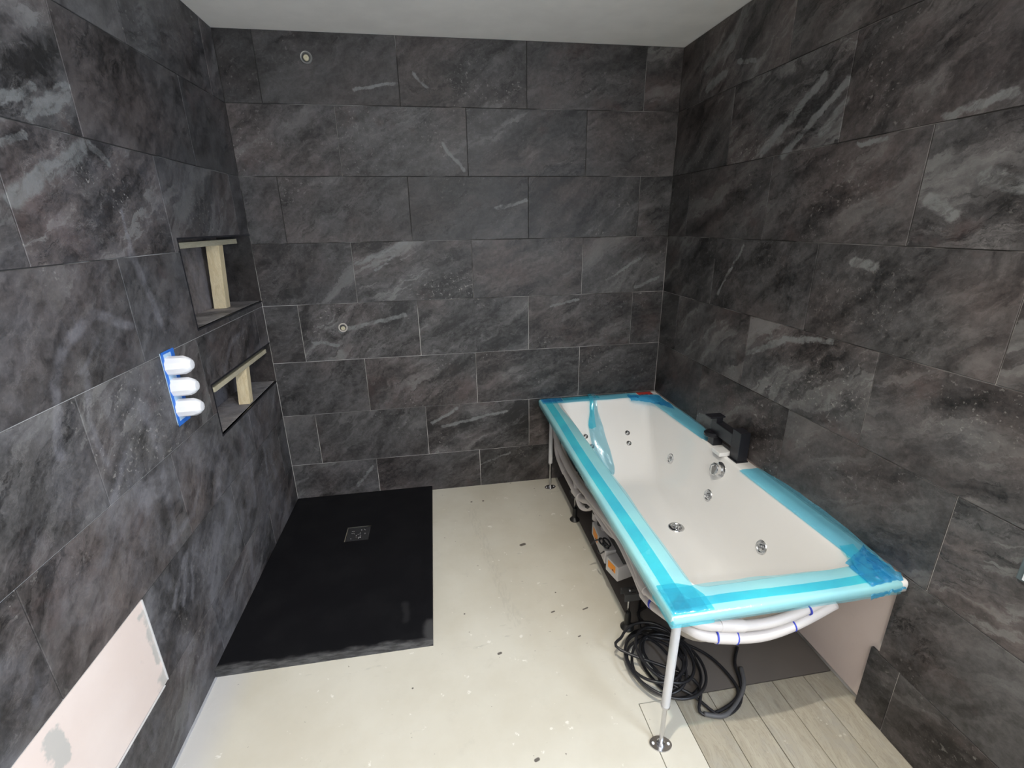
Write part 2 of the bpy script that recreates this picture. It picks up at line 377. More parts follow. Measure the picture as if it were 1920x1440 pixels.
M_HOSE = plain('white_hose', (.62, .58, .56), .35, var=.05)
M_BLUE = plain('blue_tape', (.03, .16, .60), .5)
M_LBLUE = plain('pale_blue_sheet', (.45, .62, .80), .5)
M_RED = plain('red_sticker', (.55, .05, .04), .4)
M_ORANGE = plain('orange_label', (.95, .33, .02), .5)
M_BOX = plain('grey_plastic_box', (.60, .58, .57), .5)
M_BRING = plain('blue_clip', (.03, .05, .45), .5)
M_SEAL = plain('pale_sealant', (.40, .41, .44), .7, var=.3, sc=20)
M_FILM = film_mat('blue_film', (.70, .96, 1.0))
M_FILM2 = film_mat('blue_film_overlap', (.38, .92, 1.0))
M_FILMD = film_mat('blue_film_crumpled', (.20, .66, .93), .16, .9, 45)
M_FILMR = film_mat('blue_film_thick', (.50, .85, .97))
M_FILML = film_mat('blue_film_loose', (.70, .90, .96), .16, .8, 25)

# ------------------------------------------------------------------ walls
ZK = {k: .243 + .302 * (7 - k) for k in range(1, 8)}
ZK[8] = 0.0
def rows():
    out = []
    for k in range(1, 9):
        top = H if k == 1 else ZK[k - 1]
        out.append((k, ZK[k], top))
    return out
G = .0013     # half a joint
TH = .010
SUBD = .0035   # grout face behind tile face
tile_mesh = {}
def prism(poly, th, ch=.0011):
    """poly ccw in local xy (front faces +z at z=0), body goes to -th; small chamfer"""
    n = len(poly); c = []
    for i in range(n):
        p = Vector(poly[i]); a = (Vector(poly[i - 1]) - p).normalized(); b = (Vector(poly[(i + 1) % n]) - p).normalized()
        d = a + b
        cr = a.x * b.y - a.y * b.x
        d = d * (-1 if cr > 0 else 1)
        c.append(p + d * ch)
    vs = [(p.x, p.y, 0) for p in c] + [(x, y, -ch) for x, y in poly] + [(x, y, -th) for x, y in poly]
    fs = [tuple(range(n))]
    for r in (0, 1):
        for i in range(n):
            j = (i + 1) % n; fs.append((r * n + i, (r + 1) * n + i, (r + 1) * n + j, r * n + j))
    return vs, fs
def frame_left(y, z): return Matrix(((0, 0, 1, 0), (1, 0, 0, y), (0, 1, 0, z), (0, 0, 0, 1)))
def frame_back(x, z): return Matrix(((1, 0, 0, x), (0, 0, -1, 0), (0, 1, 0, z), (0, 0, 0, 1)))
def frame_right(y, z): return Matrix(((0, 0, -1, W), (-1, 0, 0, y), (0, 1, 0, z), (0, 0, 0, 1)))
STYLE = {}
def tile(parent, fr, a0, a1, z0, z1, mat, key, cut=None, dust_tint=0.1, holes=None):
    """a = coordinate along wall; cut = (ca0, ca1, cz0, cz1) notch rectangle touching one corner"""
    a0 += G; a1 -= G; z0 += G; z1 -= G
    if a1 - a0 < .004 or z1 - z0 < .004: return
    ac, zc = (a0 + a1) / 2, (z0 + z1) / 2
    flip = fr is frame_right
    def L(a, z): return ((-(a - ac) if flip else a - ac), z - zc)
    pts = [(a0, z0), (a1, z0), (a1, z1), (a0, z1)]
    if cut:
        c0, c1, d0, d1 = cut
        if c0 <= a0 and d1 >= z1: pts = [(a0, z0), (a1, z0), (a1, z1), (c1, z1), (c1, d0), (a0, d0)]
        elif c1 >= a1 and d1 >= z1: pts = [(a0, z0), (a1, z0), (a1, d0), (c0, d0), (c0, z1), (a0, z1)]
        elif c1 >= a1 and d0 <= z0: pts = [(a0, z0), (c0, z0), (c0, d1), (a1, d1), (a1, z1), (a0, z1)]
        elif c0 <= a0 and d0 <= z0: pts = [(c1, z0), (a1, z0), (a1, z1), (a0, z1), (a0, d1), (c1, d1)]
    poly = [L(*p) for p in pts]
    if flip: poly = poly[::-1]
    kk = tuple(round(v, 4) for p in poly for v in p) + (mat.name,)
    if kk not in tile_mesh:
        vs, fs = prism(poly, TH); me = bpy.data.meshes.new('tile'); me.from_pydata(vs, [], fs); me.materials.append(mat); tile_mesh[kk] = me
    o = bpy.data.objects.new('tile', tile_mesh[kk]); COL.objects.link(o)
    o.parent = parent; o.matrix_local = fr(ac, zc)
    rnd = random.random
    st = STYLE.get(key, {})
    o.color = (st.get('seed', rnd()), st.get('streak', .15 + .7 * rnd()), st.get('bright', .42 + .17 * rnd()), st.get('dust_tint', dust_tint))
    return o

# styles picked from the photograph: key = (wall, row, index along from the first joint)
STYLE.update({
    ('L', 3, 2): dict(seed=.731, streak=1.5, bright=.60, dust_tint=.5), ('L', 2, 2): dict(seed=.212, streak=1.5, bright=.60, dust_tint=.4),
    ('L', 2, 1): dict(streak=.1, bright=.48), ('L', 4, 1): dict(streak=.15, bright=.50, dust_tint=.7), ('L', 4, 0): dict(streak=.7, bright=.6),
    ('L', 5, 2): dict(streak=.9, bright=.62, dust_tint=.8),
    ('R', 1, 1): dict(seed=.37, streak=1.1, bright=.60), ('R', 2, 1): dict(seed=.55, streak=1.3, bright=.52), ('R', 5, 2): dict(seed=.12, streak=1.0, bright=.54),
    ('R', 3, 3): dict(streak=.9, bright=.58), ('R', 6, 3): dict(streak=1.0, bright=.60), ('R', 6, 1): dict(streak=1.0, bright=.55),
    ('R', 2, 2): dict(streak=.6, bright=.52),
    ('B', 4, 1): dict(seed=.44, streak=1.4, bright=.56), ('B', 5, 1): dict(streak=1.2, bright=.60), ('B', 7, 2): dict(streak=1.2, bright=.56),
    ('B', 1, 1): dict(streak=.1, bright=.36), ('B', 1, 0): dict(streak=.1, bright=.32), ('B', 1, 3): dict(streak=.2, bright=.42), ('B', 5, 2): dict(streak=.9, bright=.56), ('B', 6, 2): dict(streak=.8),
})
def spans(lo, hi, js):
    """ordered outward from the hi end (corner) to lo; js descending joints"""
    e = [hi] + [j for j in js if lo < j < hi] + [lo]
    return [(e[i + 1], e[i]) for i in range(len(e) - 1)]

def structure(name, mb, mat):
    return tag(mb.build(name, mat), kind='structure')

# -- back wall (y = 0, runs behind the niches to x = -0.17)
b = MB().box((-.17, SUBD, -.05), (W + .12, .12, H + .05))
wall_back = structure('wall_back', b, M_G)
odd = [.166 + .603 * i for i in range(4)]; even = [.465 + .6035 * i for i in range(3)]
for k, z0, z1 in rows():
    js = odd if k % 2 else even
    if k == 1: js = [.157, .764, 1.366, 1.967]
    e = [0.0] + js + [W]
    for i in range(len(e) - 1):
        tile(wall_back, frame_back, e[i], e[i + 1], z0, z1, M_SB, ('B', k, i), dust_tint=.22 if i == 0 else .08)

# -- left wall (x = 0) with two niches and the untiled access opening
N1 = (-.689, 0.0, 1.178, 1.492); N2 = (-.687, 0.0, .752, .957); ND = .150
b = MB(); X1 = -SUBD
TK = .16
def lw(y0, y1, z0, z1): b.box((-TK - .04, y0, z0), (X1, y1, z1))
lw(YF - .1, N1[0], -.05, H + .05)
lw(N1[0], .12, N1[3], H + .05); lw(N1[0], .12, N2[3], N1[2]); lw(N1[0], .12, -.05, N2[2])
b.box((-TK - .04, N1[0], N2[2]), (-ND - .012, .12, N1[3]))
wall_left = structure('wall_left', b, M_G)
YP = -1.345    # right-hand edge of the untiled opening
LO = YF + .3
jo = [-.122, -.722, -1.345, -1.948, -2.55, -3.15]; je = [-.418, -1.044, -1.645, -2.248, -2.85, -3.45]
for k, z0, z1 in rows():
    js = jo if k % 2 else je
    for i, (a0, a1) in enumerate(spans(LO, 0.0, js)):
        key = ('L', k, i); d = 1.15 if z1 < .9 else .85 if z1 < 1.3 else .5  # low rows hazed beyond their real dust, painting in bluish daylight
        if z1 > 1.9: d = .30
        cut = None; zz0, zz1 = z0, z1
        if k == 3 and a1 > -.70:
            cut = None
            if a0 < N1[0]: cut = (N1[0], a1 + 1, 0, N1[3])
            else: zz0 = N1[3]
        if k == 4:
            if a0 < N1[0] < a1: cut = (N1[0], a1 + 1, N1[2], 9)
            elif a0 > N1[0]: zz1 = N1[2]
        if k == 5 and a1 > -.69:
            if a0 < N2[0]: cut = (N2[0], a1 + 1, 0, N2[3])
            else: zz0 = N2[3]
        if k == 6:
            if a0 < N2[0] < a1: cut = (N2[0], a1 + 1, N2[2], 9)
            elif a0 > N2[0]: zz1 = N2[2]
        if k == 7 and a1 <= YP + .01: continue
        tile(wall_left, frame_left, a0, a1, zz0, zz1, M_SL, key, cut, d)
# niche linings
def lining(name, a, bb, mat, dust_tint=.3, bright=.5, streak=.3):
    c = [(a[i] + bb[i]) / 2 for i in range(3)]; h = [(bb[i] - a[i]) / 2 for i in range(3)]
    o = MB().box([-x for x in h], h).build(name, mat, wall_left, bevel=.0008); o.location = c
    o.color = (random.random(), streak, bright, dust_tint); return o
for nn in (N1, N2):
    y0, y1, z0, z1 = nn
    lining('niche_tile', (-ND - .010, y0, z0), (-ND, y1, z1), M_S, 1.6, 1.25, .1)                     # rear, colour brightened in place of light reaching it
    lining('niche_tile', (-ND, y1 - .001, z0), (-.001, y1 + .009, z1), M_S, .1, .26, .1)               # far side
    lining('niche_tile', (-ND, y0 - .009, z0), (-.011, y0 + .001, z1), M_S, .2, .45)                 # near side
    lining('niche_tile', (-ND, y0, z0 - .009), (-.011, y1, z0 + .001), M_S, 2.4, 2.5, .4)            # sill, dusty, with the light on it also put into the colour
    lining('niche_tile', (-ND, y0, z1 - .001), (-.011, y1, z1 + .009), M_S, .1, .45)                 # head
    e = MB()
    e.box((-.0105, y0 - .006, z0 - .006), (.0012, y1, z0)); e.box((-.0105, y0 - .006, z1), (.0012, y1, z1 + .006)); e.box((-.0105, y0 - .006, z0), (.0012, y0, z1))
    e.build('niche_edge_trim', M_BLACK, wall_left)
# untiled plasterboard strip on the left wall
b = MB().box((-.0034, LO, ZK[7] + .004), (-.0022, YP - .002, ZK[6] - .003)); o = b.build('plasterboard_panel', M_PB, wall_left)
o['label'] = 'bare pink plasterboard left untiled low on the left wall'
b = MB().box((-.002, YP - .003, ZK[7] + .004), (.0018, YP, ZK[6])).box((-.002, -1.72, ZK[7] - .001), (.0015, YP - .02, ZK[7] + .003))
b.build('edge_trim', M_GREY, wall_left)

# -- right wall (x = W)
RT7 = -1.630; RT8 = -1.604
b = MB().box((W + .018, YF - .1, -.05), (W + .14, -3.45, H + .05)).box((W + .018, -2.45, -.05), (W + .14, .12, H + .05))
b.box((W + .018, -3.45, -.05), (W + .14, -2.45, .9)).box((W + .018, -3.45, 2.1), (W + .14, -2.45, H + .05))
b.box((W + SUBD, RT7 - .03, ZK[6]), (W + .018, 0, H)).box((W + SUBD, -2.45, -.02), (W + .018, RT7 - .03, H))
wall_right = structure('wall_right', b, M_G)
ro = [-.190, -.791, -1.396, -2.0, -2.44]; re_ = [-.483, -1.088, -1.700, -2.303, -2.44]
for k, z0, z1 in rows():
    js = ro if k % 2 else re_
    for i, (a0, a1) in enumerate(spans(-2.45, 0.0, js)):
        if k == 7:
            if a0 > RT7: continue
            a1 = min(a1, RT7)
        if k == 8:
            if a0 > RT8 - .02: continue
            a1 = min(a1, RT8)
        tile(wall_right, frame_right, a0, a1, z0, z1, M_SR, ('R', k, i), dust_tint=.10)
b = MB().box((W + .010, RT7 - .02, .022), (W + .019, -.001, ZK[6] + .002)); o = b.build('plasterboard_panel', M_PB, wall_right)
o['label'] = 'bare pink plasterboard on the right wall under the bath'

# -- front wall behind the camera, ceiling, floor, window
structure('wall_front', MB().box((-.2, YF - .1, -.05), (W + .14, YF, H + .05)), M_WALLP)
b = MB().box((-.2, YF - .1, H), (W + .14, .12, H + .12)); structure('ceiling', b, M_CEIL)
fr = empty('window_1', (W + .08, -2.95, .9)); tag(fr, kind='structure')
def rel(mb, o): mb.v = [(x - o.location.x, y - o.location.y, z - o.location.z) for x, y, z in mb.v]; return mb
b = MB()
for a, c in (((W + .06, -3.45, .9), (W + .11, -3.40, 2.1)), ((W + .06, -2.50, .9), (W + .11, -2.45, 2.1)), ((W + .06, -3.40, .9), (W + .11, -2.50, .95)), ((W + .06, -3.40, 2.05), (W + .11, -2.50, 2.1))): b.box(a, c)
rel(b, fr).build('window_frame', M_WPL, fr)

floor = structure('floor', MB().box((-.2, YF - .1, -.12), (W + .14, .12, -.02)), M_FP)
MB().add([(x, y, z) for z in (-.02, 0) for x, y in ((-.003, YF), (1.4485, YF), (1.4485, -1.487), (1.5530, -1.487), (1.5530, .002), (-.003, .002))], [(0, 1, 2, 3, 4, 5), (6, 7, 8, 9, 10, 11)] + [(i, (i + 1) % 6, (i + 1) % 6 + 6, i + 6) for i in range(6)]).build('floor_sheet', M_FL, floor)
MB().box((1.5550, -1.486, -.02), (W + .02, .002, -.0005)).build('floor_panel', M_FP, floor)
xs = [1.450, 1.576, 1.697, 1.819, 1.940, 2.061, W + .020]
for i in range(6):
    x0, x1 = xs[i] + .0011, xs[i + 1] - .0011
    o = MB().box((-(x1 - x0) / 2, -1.2, -.02), ((x1 - x0) / 2, 1.2, 0)).build('floorboard', M_FB if i else M_FL, floor, bevel=.0012)
    o.location = ((x0 + x1) / 2, -1.489 - 1.2, -.0006 * (i % 3))
# pale sealant bead along the left wall
b = MB().box((0, -3.4, 0), (.006, -1.14, .005))
tag(b.build('sealant_bead', M_SEAL), 'pale grout haze line along the foot of the left wall', 'sealant')

# ------------------------------------------------------------------ fittings on the walls
M_PEND = plain('brass_end', (.50, .46, .33), .45); M_COL = plain('pale_collar', (.50, .46, .42), .5); M_COL2 = plain('dull_steel', (.30, .30, .29), .4, metal=.6)
def pipe_outlet(name, x, z, r, label):
    o = empty(name, (x, -.001, z)); tag(o, label, 'pipe outlet', 'pipe outlets on the back wall')
    MB().lathe([(r * .78, .002), (r, .002), (r, -.001), (r * .92, -.0035), (r * .80, -.003), (r * .72, -.0005)], (0, 0, 0), (0, 1, 0), 28).build('collar', M_COL if z < 1.5 else M_COL2, o, smooth=True, auto=40)
    MB().lathe([(r * .70, .0), (r * .70, -.0015)], (0, 0, 0), (0, 1, 0), 20).build('recess', M_DK, o)
    MB().lathe([(r * .44, 0), (r * .46, -.010), (r * .36, -.013), (r * .14, -.013), (r * .12, -.009)], (r * .05, 0, -r * .12), (0, 1, 0), 18).build('pipe_end', M_PEND, o, smooth=True, auto=40)
    return o
pipe_outlet('pipe_outlet', .371, 2.238, .026, 'round metal pipe outlet high on the back wall near the ceiling')
pipe_outlet('pipe_outlet', .376, 1.023, .024, 'round pale pipe outlet at chest height on the back wall')

# shower valve
v = empty('shower_valve', (0, -.934, .914))
tag(v, 'shower valve with three white plastic caps framed in blue tape', 'shower valve')
def L0(mb): return rel(mb, v)
L0(MB().box((0, -.966, .912), (.0035, -.899, 1.156))).build('backing_sheet', M_LBLUE, v)
b = MB()
b.box((.0035, -.968, .910), (.0050, -.956, 1.158)); b.box((.0035, -.909, .912), (.0050, -.890, 1.156)); b.box((.0035, -.968, .908), (.0048, -.892, .922)); b.box((.0035, -.968, 1.150), (.0048, -.892, 1.158))
L0(b).build('masking_tape', M_BLUE, v)
for z in (1.108, 1.035, .962):
    p = [(.0315, .004), (.0310, .012), (.0300, .050), (.0240, .064), (.0150, .073), (.002, .0745)]
    L0(MB().lathe(p, (0, -.936, z), (1, 0, .02), 10)).build('cap', M_WPL, v, smooth=True, auto=30)

# switch plate at the right edge of the picture
sx = W - .001
s = empty('wall_plate', (sx, -1.90, .77)); tag(s, 'small white-centred wall plate on the right wall at the picture edge', 'wall plate')
b = MB().box((sx - .010, -1.99, .735), (sx, -1.866, .800)); rel(b, s).build('frame', plain('slate_grey_plate', (.08, .10, .11), .35), s, bevel=.003)
b = MB().box((sx - .015, -1.98, .742), (sx - .0095, -1.880, .782)); rel(b, s).build('rocker', M_WPL, s, bevel=.002)

# pine supports in the niches
def support(nm, label, bat, post, top_shift):
    """bat, post = (x0, x1, y0, y1, z0, z1)"""
    o = empty(nm, (post[0], post[2], post[4])); tag(o, label, 'timber prop', 'pine props in the niches')
    rel(MB().box(bat[::2], bat[1::2]), o).build('batten', M_PINE2, o, bevel=.0012)
    b = MB().box(post[::2], post[1::2]); b.v = [(x + (top_shift[0] if z > post[4] + .01 else 0), y + (top_shift[1] if z > post[4] + .01 else 0), z) for x, y, z in b.v]
    rel(b, o).build('post', M_PINE, o, bevel=.0012)
support('timber_prop', 'pine prop with long batten in the upper wall niche', (-.100, -.057, -.575, -.012, 1.4565, 1.4785), (-.133, -.080, -.220, -.174, 1.1795, 1.456), (.022, -.004))
support('timber_prop', 'pine prop with short post in the lower wall niche', (-.052, -.010, -.648, -.036, .917, .937), (-.062, -.013, -.348, -.308, .7535, .9165), (.002, .030))

# ------------------------------------------------------------------ shower tray
TW, TD, TZ = .772, 1.135, .030
t = empty('shower_tray', (TW / 2, -TD / 2, 0)); tag(t, 'flat matt black rectangular shower tray in the left corner', 'shower tray')
dx, dy, dr = .392, -.395, .060
N = 28; vs = []; fs = []
def tz(x, y):
    r = math.hypot(x - dx, y - dy); e = min(x, TW - x, -y, TD + y)
    s = min(1, e / .05); return TZ - .007 * s * (1 - min(1, r / .75)) 
gx = sorted(set([.001, .012, .05, .1, .18, .26, dx - dr, dx + dr, .52, .6, .68, .722, .76, TW]))
gy = sorted(set([-.001, -.012, -.05, -.12, -.2, -.28, dy + dr, dy - dr, -.55, -.7, -.85, -1.0, -1.085, -1.123, -TD]))
b = MB()
for y in gy:
    for x in gx: vs.append((x, y, tz(x, y)))
nx = len(gx)
for j in range(len(gy) - 1):
    for i in range(nx - 1):
        cx, cy = (gx[i] + gx[i + 1]) / 2, (gy[j] + gy[j + 1]) / 2
        if abs(cx - dx) < dr and abs(cy - dy) < dr: continue
        fs.append((j * nx + i, j * nx + i + 1, (j + 1) * nx + i + 1, (j + 1) * nx + i))
b.add(vs, fs)
def side(pts):
    k = len(pts); b.add(pts + [(x, y, 0) for x, y, z in pts], [(i, i + 1, k + i + 1, k + i) for i in range(k - 1)])
side([(x, -TD, tz(x, -TD)) for x in gx]); side([(TW, y, tz(TW, y)) for y in gy]); side([(x, -.001, tz(x, -.001)) for x in gx]); side([(.001, y, tz(.001, y)) for y in gy])
# dusty stone-textured rim on the tray material
T = NT('black_tray_dusty'); g = T.n('ShaderNodeNewGeometry').outputs['Position']
n = T.noise(g, 9, 8, .65); n2 = T.noise(T.mapping(g, scale=(5, 20, 20)), 4, 6, .6)
c = T.mix(T.map(n, .4, .7), (.0060, .0060, .0075), (.0090, .0090, .0105))
gw = T.vm('ADD', g, T.vm('SCALE', T.vm('SUBTRACT', T.noise(g, 12, 3, col=True), (.5, .5, .5)), sc=.035))
m = T.seg(gw, (.0, -1.142, .005), (.772, -1.142, .005), .026, .040)
m = T.math('MULTIPLY', m, T.map(n2, .35, .65, .35, 1))
m = T.math('MAXIMUM', m, T.math('MULTIPLY', T.seg(gw, (.765, -1.06, .03), (.765, -1.13, .03), .01, .035), .5))
m = T.math('MAXIMUM', m, T.math('MULTIPLY', T.seg(gw, (.66, -.93, .03), (.67, -1.02, .03), .004, .022), .12))
c = T.mix(T.math('MULTIPLY', m, .85), c, (.115, .115, .118))
T.set(T.b.inputs['Base Color'], c); T.b.inputs['Roughness'].default_value = .52; T.b.inputs['Specular IOR Level'].default_value = .16; T.bump(T.noise(g, 220, 2), .1, .0006)
o = rel(b, t).build('tray', T.m, t)
z0 = TZ - .0075
b = MB().box((dx - dr + .001, dy - dr + .001, z0 - .02), (dx + dr - .001, dy + dr - .001, z0 - .006))
rel(b, t).build('waste_well', M_BLACK, t)
# grate: plate with raised studs and slots
b = MB()
b.box((dx - dr + .003, dy - dr + .003, z0 - .006), (dx + dr - .003, dy + dr - .003, z0 - .0015))
rel(b, t).build('waste_cover', plain('waste_cover_black', (.03, .03, .032), .22), t, bevel=.001)
random.seed(3)
b = MB()
for k in range(26):
    px, py = dx + random.uniform(-.036, .036), dy + random.uniform(-.036, .036); r_ = random.uniform(.0018, .0034)
    b.lathe([(r_, -.001), (r_, .0008), (r_ * .5, .0018)], (px, py, z0 - .0012), (random.uniform(-.3, .3), random.uniform(-.3, .3), 1), 8)
rel(b, t).build('cover_beads', M_CHROME, t, smooth=True)  # small chrome beads scattered at random over the cover
random.seed(11)

# ------------------------------------------------------------------ bath
BX0, BX1, BY0, BY1, BZ = 1.428, W - .001, -1.660, -.002, .540
bath = empty('whirlpool_bath', ((BX0 + BX1) / 2, (BY0 + BY1) / 2, 0))
tag(bath, 'white rectangular whirlpool bath on legs, rim wrapped in blue film', 'bath')
def Bb(mb, *a, **k): return rel(mb, bath).build(*a, **k)
def rrect(l, r, f, bk, rad, z, n=6):
    out = []
    for cx, cy, a0 in ((r - rad, f + rad, -90), (r - rad, bk - rad, 0), (l + rad, bk - rad, 90), (l + rad, f + rad, 180)):
        for k in range(n + 1):
            a = R(a0 + 90 * k / n); out.append((cx + rad * math.cos(a), cy + rad * math.sin(a), z))
    return out
def loft(mb, loops, capend=True):
    n = len(loops[0]); vs = [p for l in loops for p in l]
    fs = [(i * n + k, i * n + (k + 1) % n, (i + 1) * n + (k + 1) % n, (i + 1) * n + k) for i in range(len(loops) - 1) for k in range(n)]
    if capend: fs.append(tuple((len(loops) - 1) * n + k for k in range(n)))
    return mb.add(vs, fs)
IN = [(.5400, 1.532, 2.084, -1.574, -.072, .045), (.5375, 1.538, 2.080, -1.570, -.078, .046), (.530, 1.541, 2.077, -1.566, -.083, .048),
      (.50, 1.547, 2.070, -1.560, -.105, .055), (.45, 1.554, 2.058, -1.548, -.150, .058), (.40, 1.561, 2.045, -1.535, -.200, .062), (.35, 1.568, 2.032, -1.521, -.252, .066), (.30, 1.576, 2.019, -1.505, -.308, .072),
      (.26, 1.585, 2.005, -1.488, -.358, .080), (.235, 1.595, 1.992, -1.470, -.395, .085), (.217, 1.609, 1.977, -1.450, -.425, .09), (.206, 1.630, 1.957, -1.428, -.455, .095), (.201, 1.655, 1.932, -1.40, -.49, .10), (.2, 1.69, 1.90, -1.36, -.54, .10)]
loops = [rrect(BX0 + .028, BX1 - .028, BY0 + .028, BY1 - .028, .012, .508), rrect(BX0 + .006, BX1 - .002, BY0 + .006, BY1 - .002, .012, .507), rrect(BX0 + .0005, BX1, BY0 + .0005, BY1, .012, .510), rrect(BX0, BX1, BY0, BY1, .012, .531),
         rrect(BX0 + .0025, BX1 - .001, BY0 + .0025, BY1 - .001, .011, .537), rrect(BX0 + .008, BX1 - .002, BY0 + .008, BY1 - .002, .010, .540)]
loops += [rrect(a[1], a[2], a[3], a[4], a[5], a[0]) for a in IN]
Bb(loft(MB(), loops), 'tub', M_WHITE, bath, smooth=True, auto=70)
sh = [rrect(a[1] - .016, a[2] + .012, a[3] - .016, a[4] + .012, a[5] + .01, min(a[0], .5085) - .010) for a in IN[2:]]
Bb(loft(MB(), sh), 'tub_shell', M_SHELL, bath, smooth=True)

# chrome jets
def jet(name, p, ax, r, mat=M_CHROME):
    ax = Vector(ax).normalized(); p = Vector(p)
    o = Bb(MB().lathe([(r, -.004), (r, .0015), (r * .93, .004), (r * .70, .0045), (r * .60, .001), (r * .44, .001), (r * .42, .006), (r * .30, .009), (r * .20, .009), (r * .17, .004)], p, ax, 24), name, mat, bath, smooth=True, auto=35)
    return o
nr = (-.97, 0, .24)
for y in (-.497, -.857, -1.226): jet('side_jet', (2.0305, y, .345), nr, .028)
nb = (0, -.69, .72)
for x, y, z in ((1.6535, -.222, .380), (1.677, -.268, .3375), (1.902, -.222, .380), (1.895, -.268, .3375)): jet('back_jet', (x, y, z), nb, .0150)
# waste
jet('waste', (1.885, -.868, .2005), (0, 0, 1), .036)
b = MB()
for k in range(8):
    a = k * math.pi / 4; b.lathe([(.0034, 0), (.0034, .0026), (.002, .003)], (1.885 + .017 * math.cos(a), -.868 + .017 * math.sin(a), .2035), (0, 0, 1), 8)
Bb(b, 'waste_studs', M_STEEL, bath, smooth=True)
# overflow knob
b = MB().lathe([(.036, -.004), (.036, .004), (.030, .007), (.024, .008), (.024, .022), (.028, .024), (.028, .034), (.025, .037)], (2.066, -.868, .478), (-.97, 0, .24), 28)
Bb(b, 'overflow_knob', M_CHROME, bath, smooth=True, auto=35)
b = MB().box((2.018, -.8720, .462), (2.033, -.864, .508)); Bb(b, 'overflow_grip', M_CHROME, bath, bevel=.002)

# legs
def leg(x, y, ang):
    l = empty('corner_leg'); l.parent = bath; l.location = (x - bath.location.x, y - bath.location.y, 0)
    MB().tube([(.004, -.002, .508), (0, 0, .168)], .0125, 14).build('tube', M_GREY, l, smooth=True, auto=40)
    MB().tube([(0, 0, .169), (0, 0, .162)], .0135, 14).build('collar', M_STEEL, l, smooth=True, auto=40)
    MB().tube([(0, 0, .163), (0, 0, .010)], .0068, 10).build('threaded_rod', M_STEEL, l, smooth=True, auto=40)
    f = MB(); n = 28; pr = []
    for k in range(n):
        a = 2 * math.pi * k / n; rx = .034; ry = .020 + .004 * abs(math.sin(a)); px, py = rx * math.cos(a), ry * math.sin(a)
        pr.append((px * math.cos(ang) - py * math.sin(ang), px * math.sin(ang) + py * math.cos(ang)))
    f.add([(x_, y_, .0005) for x_, y_ in pr] + [(x_, y_, .005) for x_, y_ in pr], [tuple(range(n))[::-1], tuple(range(n, 2 * n))] + [(k, (k + 1) % n, n + (k + 1) % n, n + k) for k in range(n)])
    f.lathe([(.013, .005), (.012, .012), (.008, .016)], (0, 0, 0), (0, 0, 1), 14)
    f.build('foot_plate', M_STEEL, l)
    for s_ in (-1, 1): MB().lathe([(.0045, .005), (.0045, .0062)], (s_ * .023 * math.cos(ang), s_ * .023 * math.sin(ang), 0), (0, 0, 1), 10).build('screw_head', M_WPL, l)
leg(1.462, -1.622, R(-12)); leg(1.481, -.103, R(5)); leg(2.10, -.10, 0)
# cross channels and adjustable rubber feet
for y in (-.452, -1.182):
    b = MB(); 
    for s_ in (-1, 1): b.box((1.505, y + s_ * .020 - .0015, .150), (2.10, y + s_ * .020 + .0015, .180))
    b.box((1.505, y - .0215, .1785), (1.535, y + .0215, .1815)); b.box((1.555, y - .0215, .1785), (2.10, y + .0215, .1815)); b.box((1.53, y - .006, .1785), (1.56, y + .006, .1815))
    Bb(b, 'cross_channel', M_DK, bath, bevel=.0008)
    for x in (1.533, 2.06):
        Bb(MB().tube([(x, y, .186), (x, y, .06)], .0048, 10), 'foot_rod', M_STEEL, bath, smooth=True)
        Bb(MB().lathe([(.026, .001), (.027, .006), (.020, .014), (.013, .022), (.0125, .066), (.011, .076), (.006, .078)], (x, y, 0), (0, 0, 1), 18), 'rubber_foot', M_RUB, bath, smooth=True, auto=40)

# hoses round the shell
def hose(pts, r, sub=8):
    P = spline(pts, sub); n = len(P)
    Bb(MB().tube(P, r, 12), 'hose', M_HOSE, bath, smooth=True)
def sleeve(a, c, r, mat=None, nm='hose_sleeve'): Bb(MB().tube([a, c], r, 14), nm, mat or M_HOSE, bath, smooth=True, auto=40)
hose([(1.520, -.16, .46), (1.500, -.17, .36), (1.497, -.22, .275), (1.498, -.36, .252), (1.500, -.56, .246), (1.506, -.66, .262), (1.510, -.74, .30), (1.513, -.90, .335), (1.512, -1.10, .355), (1.508, -1.25, .345), (1.500, -1.38, .335), (1.500, -1.50, .385), (1.515, -1.60, .43), (1.56, -1.632, .425), (1.70, -1.640, .405), (1.82, -1.636, .42), (1.96, -1.62, .46)], .0165)
hose([(1.505, -.13, .44), (1.487, -.20, .38), (1.487, -.36, .335), (1.489, -.55, .325), (1.494, -.75, .345), (1.500, -.95, .372), (1.505, -1.15, .395), (1.503, -1.28, .375), (1.492, -1.38, .375), (1.490, -1.50, .425), (1.50, -1.58, .462), (1.55, -1.628, .462), (1.70, -1.638, .446), (1.82, -1.634, .458), (1.98, -1.61, .49)], .0150)
hose([(1.535, -.20, .40), (1.520, -.25, .32), (1.516, -.40, .30), (1.518, -.60, .31), (1.524, -.80, .345), (1.53, -1.0, .375), (1.53, -1.2, .40), (1.52, -1.34, .41)], .0130)
hose([(1.510, -.50, .32), (1.503, -.62, .215), (1.530, -.68, .225), (1.545, -.74, .30)], .0150)
hose([(1.530, -.62, .33), (1.515, -.80, .300), (1.530, -.93, .275), (1.555, -1.0, .28)], .0120)
sleeve((1.4975, -.30, .262), (1.4985, -.37, .250), .0195); sleeve((1.4985, -.545, .246), (1.503, -.625, .254), .0215)
sleeve((1.494, -1.335, .374), (1.4905, -1.395, .378), .0185); sleeve((1.501, -1.36, .334), (1.5, -1.42, .350), .0205)
sleeve((1.505, -.74, .330), (1.507, -.80, .345), .019); 
sleeve((1.578, -1.6345, .423), (1.640, -1.638, .412), .0195); sleeve((1.590, -1.632, .4575), (1.660, -1.6375, .449), .0175)
